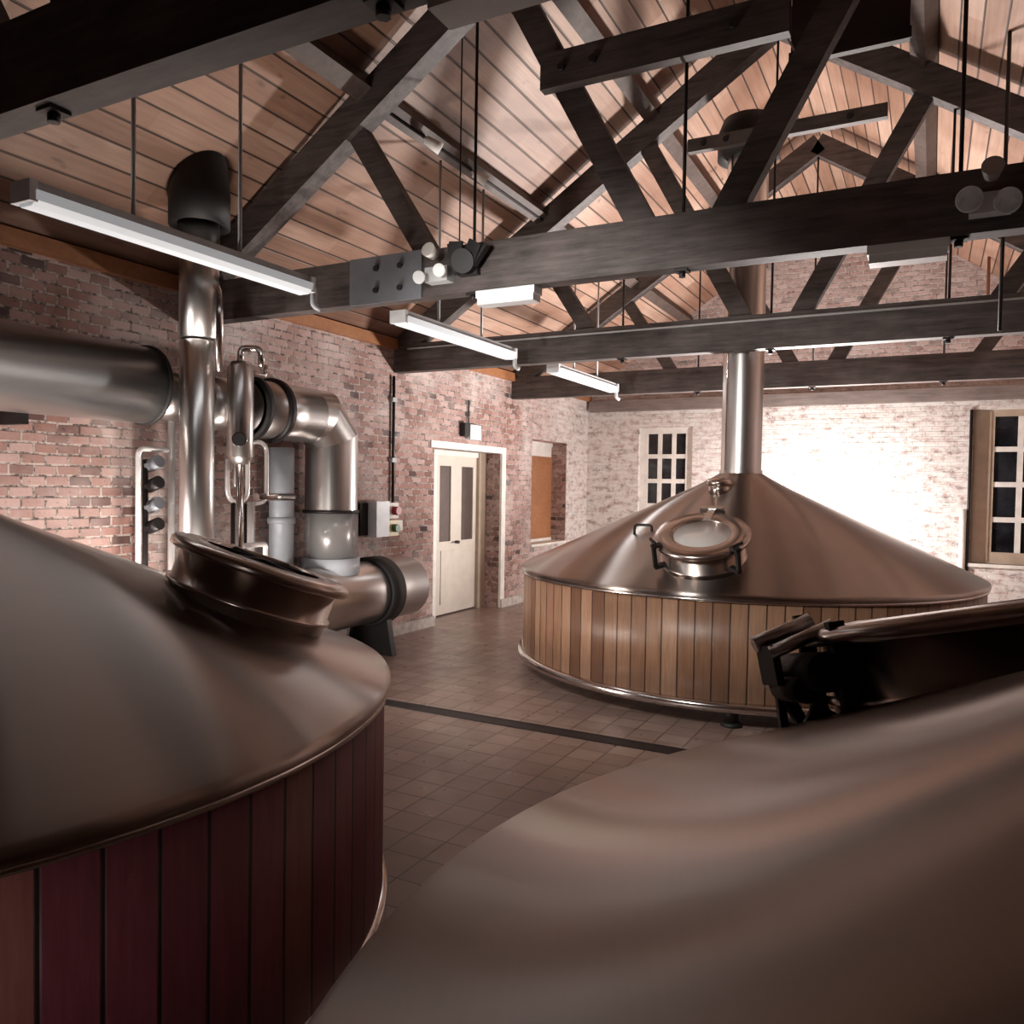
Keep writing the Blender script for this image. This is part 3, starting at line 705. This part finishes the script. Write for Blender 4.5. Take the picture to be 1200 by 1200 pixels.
# switch box, conduit, exit sign on the left wall
bx = WL+.002
t = thing('switch_box', 'white control box with red and green buttons on the brick wall left of the door', 'control box', (WL, 7.35, 1.18))
obj('enclosure', MB().box(bx, bx+.15, 7.18, 7.42, 1.2, 1.60).bevel(.01), M_lightgrey, t)
obj('back_plate', MB().box(bx, bx+.03, 7.04, 7.18, 1.22, 1.58), M_iron, t)
b1 = obj('button_box', MB().box(bx, bx+.13, 7.44, 7.62, 1.4, 1.58).bevel(.01), M_white, t)
obj('button', MB().cyl((bx+.13, 7.53, 1.49), (bx+.2, 7.53, 1.49), .05, n=20), M_red, b1)
b2 = obj('button_box', MB().box(bx, bx+.13, 7.44, 7.62, 1.2, 1.38).bevel(.01), M_yellow, t)
obj('button', MB().cyl((bx+.13, 7.53, 1.29), (bx+.19, 7.53, 1.29), .045, n=20), M_green, b2)
obj('socket', MB().box(bx, bx+.06, 7.68, 7.80, 1.25, 1.37).bevel(.008), M_white, t)
t = thing('wall_conduit', 'dark cable conduit running down the brick to the control box', 'conduit', (WL+.03, 7.66, 1.6))
obj('conduit', MB().tube([(WL+.03, 7.64, 3.05), (WL+.03, 7.64, 1.58)], .018, 10), M_iron, t)
for zz in (2.05, 2.75): obj('clip', MB().box(WL+.0, WL+.05, 7.60, 7.68, zz, zz+.05), M_greybox, t)
t = thing('exit_sign', 'small pale green exit sign above the cream door', 'sign', (WL, 9.5, 2.42))
obj('casing', MB().box(bx, bx+.07, 9.33, 9.62, 2.42, 2.62).bevel(.008), M_lightgrey, t)
obj('sign_face', MB().box(bx+.07, bx+.075, 9.35, 9.60, 2.44, 2.60), M_exit, t)
obj('cable', MB().tube([(bx+.02, 9.36, 2.6), (bx+.02, 9.36, 2.95)], .01, 8), M_iron, t)
tag(obj('junction_box', MB().box(bx, bx+.08, 9.17, 9.29, 2.45, 2.63).bevel(.008), M_black), 'small black box on the brick beside the exit sign', 'box')
# pipes on far wall
t = thing('downpipe', 'white vertical pipe on the far wall left of the tan framed window', 'pipe', (.43, WF-.06, 0))
obj('pipe', MB().cyl((.43, WF-.05, .0), (.43, WF-.05, 1.55), .045, n=20), M_white, t)
obj('shoe', MB().cyl((.40, WF-.08, .0), (.40, WF-.08, .08), .07, n=20), M_white, t)
tag(obj('wall_edge_pipe', MB().cyl((.50, WF-.03, 0), (.50, WF-.03, 3.03), .022, n=12), M_black), 'thin black vertical pipe along the left edge of the tan framed window', 'pipe')

# ------------------------------------------------------------------ luminaires
def batten(yc_, label):
    z = 3.13; x = -3.8; h = .95
    t = thing('fluorescent_light', label, 'ceiling light', (x, yc_, z-.06), 0, 'hanging fluorescent lights')
    obj('housing', MB().prism([(x-.05, z+.05), (x+.05, z+.05), (x+.06, z+.0), (x-.06, z+.0)], yc_-h, yc_+h), M_greybox, t)
    obj('diffuser', MB().prism([(x-.085, z+.0), (x+.085, z+.0), (x+.075, z-.045), (x+.04, z-.068), (x-.04, z-.068), (x-.075, z-.045)], yc_-h+.01, yc_+h-.01).bevel(.006), M_tube, t)
    for s in (-1, 1):
        obj('end_cap', MB().box(x-.075, x+.075, yc_+s*h-.02, yc_+s*h+.02, z-.055, z+.045).bevel(.012), M_lightgrey, t)
        obj('cable', MB().cyl((x, yc_+s*.37, z+.05), (x, yc_+s*.37, zc(x)-.175), .012, n=8), M_greybox, t)
    obj('cable_gland', MB().tube([(x+.03, yc_+h, z+.0), (x+.03, yc_+h+.05, z-.02), (x+.03, yc_+h+.05, z-.13), (x+.06, yc_+h+.09, z-.15)], .022, 12, .03), M_greybox, t)
    return t
batten(3.24, 'nearest and largest of three hanging white fluorescent lights, before the vertical flue')
batten(6.22, 'middle hanging white fluorescent light, below the bolted truss beam')
batten(9.17, 'farthest and smallest hanging white fluorescent light, near the far corner')

YF = TY[1]-.065
def emergency(x, s, label):
    t = thing('emergency_spotlight', label, 'spotlight', (x, YF, 3.15), 0, 'twin spotlights on the second beam')
    obj('back_box', MB().box(x-.09, x+.09, YF-.09, YF-.001, 3.17, 3.27).bevel(.01), M_greybox, t)
    for dx, dz in ((-.09*s, .0), (.07*s, .03)):
        c = V(x+dx, YF-.12, 3.2+dz); dv = V(.25*s, -.9, -.25).normalized()
        k = .7 if s > 0 else 1.0
        h = obj('lamp_head', MB().cyl(c, c+dv*.10*k, .035*k, .062*k, n=24), M_white if s > 0 else M_greybox, t)
        obj('lens', MB().cyl(c+dv*.10*k, c+dv*.108*k, .054*k, n=24), M_lightgrey if s > 0 else M_sleeve, h)
    c = V(x+.0, YF-.11, 3.34)
    obj('lamp_head', MB().cyl(c, c+V(0, -.08, .02), .035, .05, n=24), M_greybox if s < 0 else M_white, t)
    return t
emergency(-3.02, 1, 'white twin spotlight on the second beam right of the steel plate')
emergency(.22, -1, 'grey twin spotlight on the second beam at the right edge')
t = thing('black_floodlight', 'black folded floodlight on the second beam next to the white spots', 'spotlight', (-2.78, YF, 3.2))
obj('yoke', MB().box(-2.87, -2.72, YF-.05, YF-.001, 3.2, 3.36).beam((-2.85, YF-.1, 3.2), (-2.9, YF-.1, 3.40), .03, .04, (0,1,0)).beam((-2.72, YF-.1, 3.24), (-2.62, YF-.1, 3.36), .03, .05, (0,1,0)), M_black, t)
obj('head', MB().cyl((-2.79, YF-.04, 3.30), (-2.77, YF-.16, 3.26), .055, .08, n=20).beam((-2.84, YF-.12, 3.3), (-2.83, YF-.14, 3.40), .1, .02, (0,1,0)).beam((-2.74, YF-.12, 3.28), (-2.68, YF-.14, 3.38), .1, .02, (0,1,0)), M_black, t)
def under_box(x0, x1, Y, label, grp='strip lights under the beams'):
    t = thing('beam_light', label, 'strip light', ((x0+x1)/2, Y, TIE0-.12), 0, grp)
    obj('casing', MB().box(x0, x1, Y-.06, Y+.06, TIE0-.05, TIE0-.001).bevel(.01), M_lightgrey, t)
    obj('diffuser', MB().box(x0+.01, x1-.01, Y-.055, Y+.055, TIE0-.095, TIE0-.05).bevel(.015), M_lightgrey, t)
    return t
under_box(-2.76, -2.32, TY[1], 'small white strip light under the second beam next to the black floodlight')
under_box(-.34, .05, TY[1], 'grey strip light under the second beam near its right end')
under_box(-1.19, -.80, TY[0], 'grey strip light under the nearest beam at the top edge of the view')
# drop wires and cables by the trusses
def wire(label, pts, r=.006, mat=None, cat='cable', name='hanging_wire', grp='thin hanging wires'):
    return tag(obj(name, MB().tube(pts, r, 8), mat or M_iron), label, cat, grp)
wire('thin dark wire hanging in front of the left ceiling boards', [(-3.2, 5.2, zc(-3.2)), (-3.2, 5.2, TIE1+.0)])
wire('pipe-like dark cable hanging near the right end of the third beam', [(.42, 7.0, zc(.42)), (.42, 7.0, 3.0)], .014)
wire('thin rusty pipe hanging before the white gable at right', [(.62, 12.9, zc(.62)), (.62, 12.9, 3.36)], .02, M_copper, 'pipe', 'rusty_pipe')
t = thing('gable_floodlight', 'small grey floodlight high on the far gable wall at the right edge', 'spotlight', (.85, WF, 5.25))
obj('bracket', MB().box(.8, .9, WF-.12, WF-.001, 5.3, 5.36), M_iron, t)
obj('head', MB().cyl((.85, WF-.12, 5.33), (.75, WF-.34, 5.27), .09, .15, n=24), M_greybox, t)
t = thing('curved_pipe', 'dark bent pipe rising at the right edge above the third beam', 'pipe', (.9, TY[2]-.12, TIE1))
obj('pipe', MB().tube([(.72, TY[2]-.12, TIE1-.02), (.78, TY[2]-.12, 3.7), (1.0, TY[2]-.12, 3.95), (1.6, TY[2]-.12, 4.0)], .05, 16, .12), M_iron, t)
tag(obj('beam_conduit', MB().tube([(WL+.2, TY[2]-.078, TIE1-.06), (WR-.1, TY[2]-.078, TIE1-.05)], .011, 8), M_greybox), 'thin pale conduit clipped along the face of the third beam', 'conduit')

# ------------------------------------------------------------------ light
def point(name, loc, power, col=(1,.9,.82), r=.15):
    l = bpy.data.lights.new(name, 'POINT'); l.energy = power; l.color = col; l.shadow_soft_size = r
    o = bpy.data.objects.new(name, l); o.location = loc; C.objects.link(o); return o
def area(name, loc, tgt, power, sx, sy, col=(1,.92,.86)):
    l = bpy.data.lights.new(name, 'AREA'); l.energy = power; l.color = col; l.shape = 'RECTANGLE'; l.size = sx; l.size_y = sy
    o = bpy.data.objects.new(name, l); o.location = loc; C.objects.link(o)
    o.rotation_euler = (Vector(tgt)-Vector(loc)).to_track_quat('-Z', 'Y').to_euler(); return o
def spot(name, loc, tgt, power, ang, col=(1,.95,.9), r=.2):
    l = bpy.data.lights.new(name, 'SPOT'); l.energy = power; l.color = col; l.spot_size = math.radians(ang); l.spot_blend = .6; l.shadow_soft_size = r
    o = bpy.data.objects.new(name, l); o.location = loc; C.objects.link(o)
    o.rotation_euler = (Vector(tgt)-Vector(loc)).to_track_quat('-Z', 'Y').to_euler(); return o
point('flood_behind_far_vessel', (-1.5, 12.45, 1.3), 340, (1,.96,.94), .15)
area('uplight_behind_far_vessel', (-1.5, 10.6, .9), (-1.6, 6.5, 5.6), 500, .35, .35, (1,.93,.89))
point('flood_behind_left_vessel', (-5.42, 2.5, .8), 100, (1,.93,.88), .07)
area('flood_by_left_wall', (-4.5, 3.9, .5), (-4.2, 6.5, 4.5), 75, .35, .35, (1,.90,.82))
spot('added_fill_behind_near_beam', (-2.4, 2.2, 2.75), (-2.0, 8, 1.2), 360, 76)  # added fill for the far staves and second beam, no real fixture
spot('added_fill_by_viewer', (-.5, -2.1, 1.5), (-2.7, .6, .35), 130, 50)  # unseen fill added to lift the red staves of the left vessel
for yc_ in (3.24, 6.22, 9.17):
    area('fluorescent_glow', (-3.8, yc_, 3.05), (-3.8, yc_, 0), 2.5, .14, 1.8, (.95,.97,1))
W = bpy.data.worlds.new('dusk'); S.world = W; W.use_nodes = True
bg = W.node_tree.nodes['Background']; bg.inputs[0].default_value = (.05,.06,.09,1); bg.inputs[1].default_value = .3

# ------------------------------------------------------------------ camera
cam = bpy.data.cameras.new('camera'); co_ = bpy.data.objects.new('camera', cam); C.objects.link(co_)
cam.sensor_width = 36; cam.lens = 938/1200*36; cam.clip_start = .05
yaw, pitch, roll = math.radians(27.6), math.radians(-1.77), math.radians(.88)
Rm = Matrix.Rotation(yaw, 3, 'Z') @ Matrix.Rotation(PI/2+pitch, 3, 'X') @ Matrix.Rotation(roll, 3, 'Z')
co_.location = (0, 0, EYE); co_.rotation_euler = Rm.to_euler()
S.camera = co_
S.view_settings.view_transform = 'Standard'; S.view_settings.look = 'None'; S.view_settings.exposure = 0.12; S.view_settings.gamma = 1.0
S.view_settings.use_curve_mapping = False
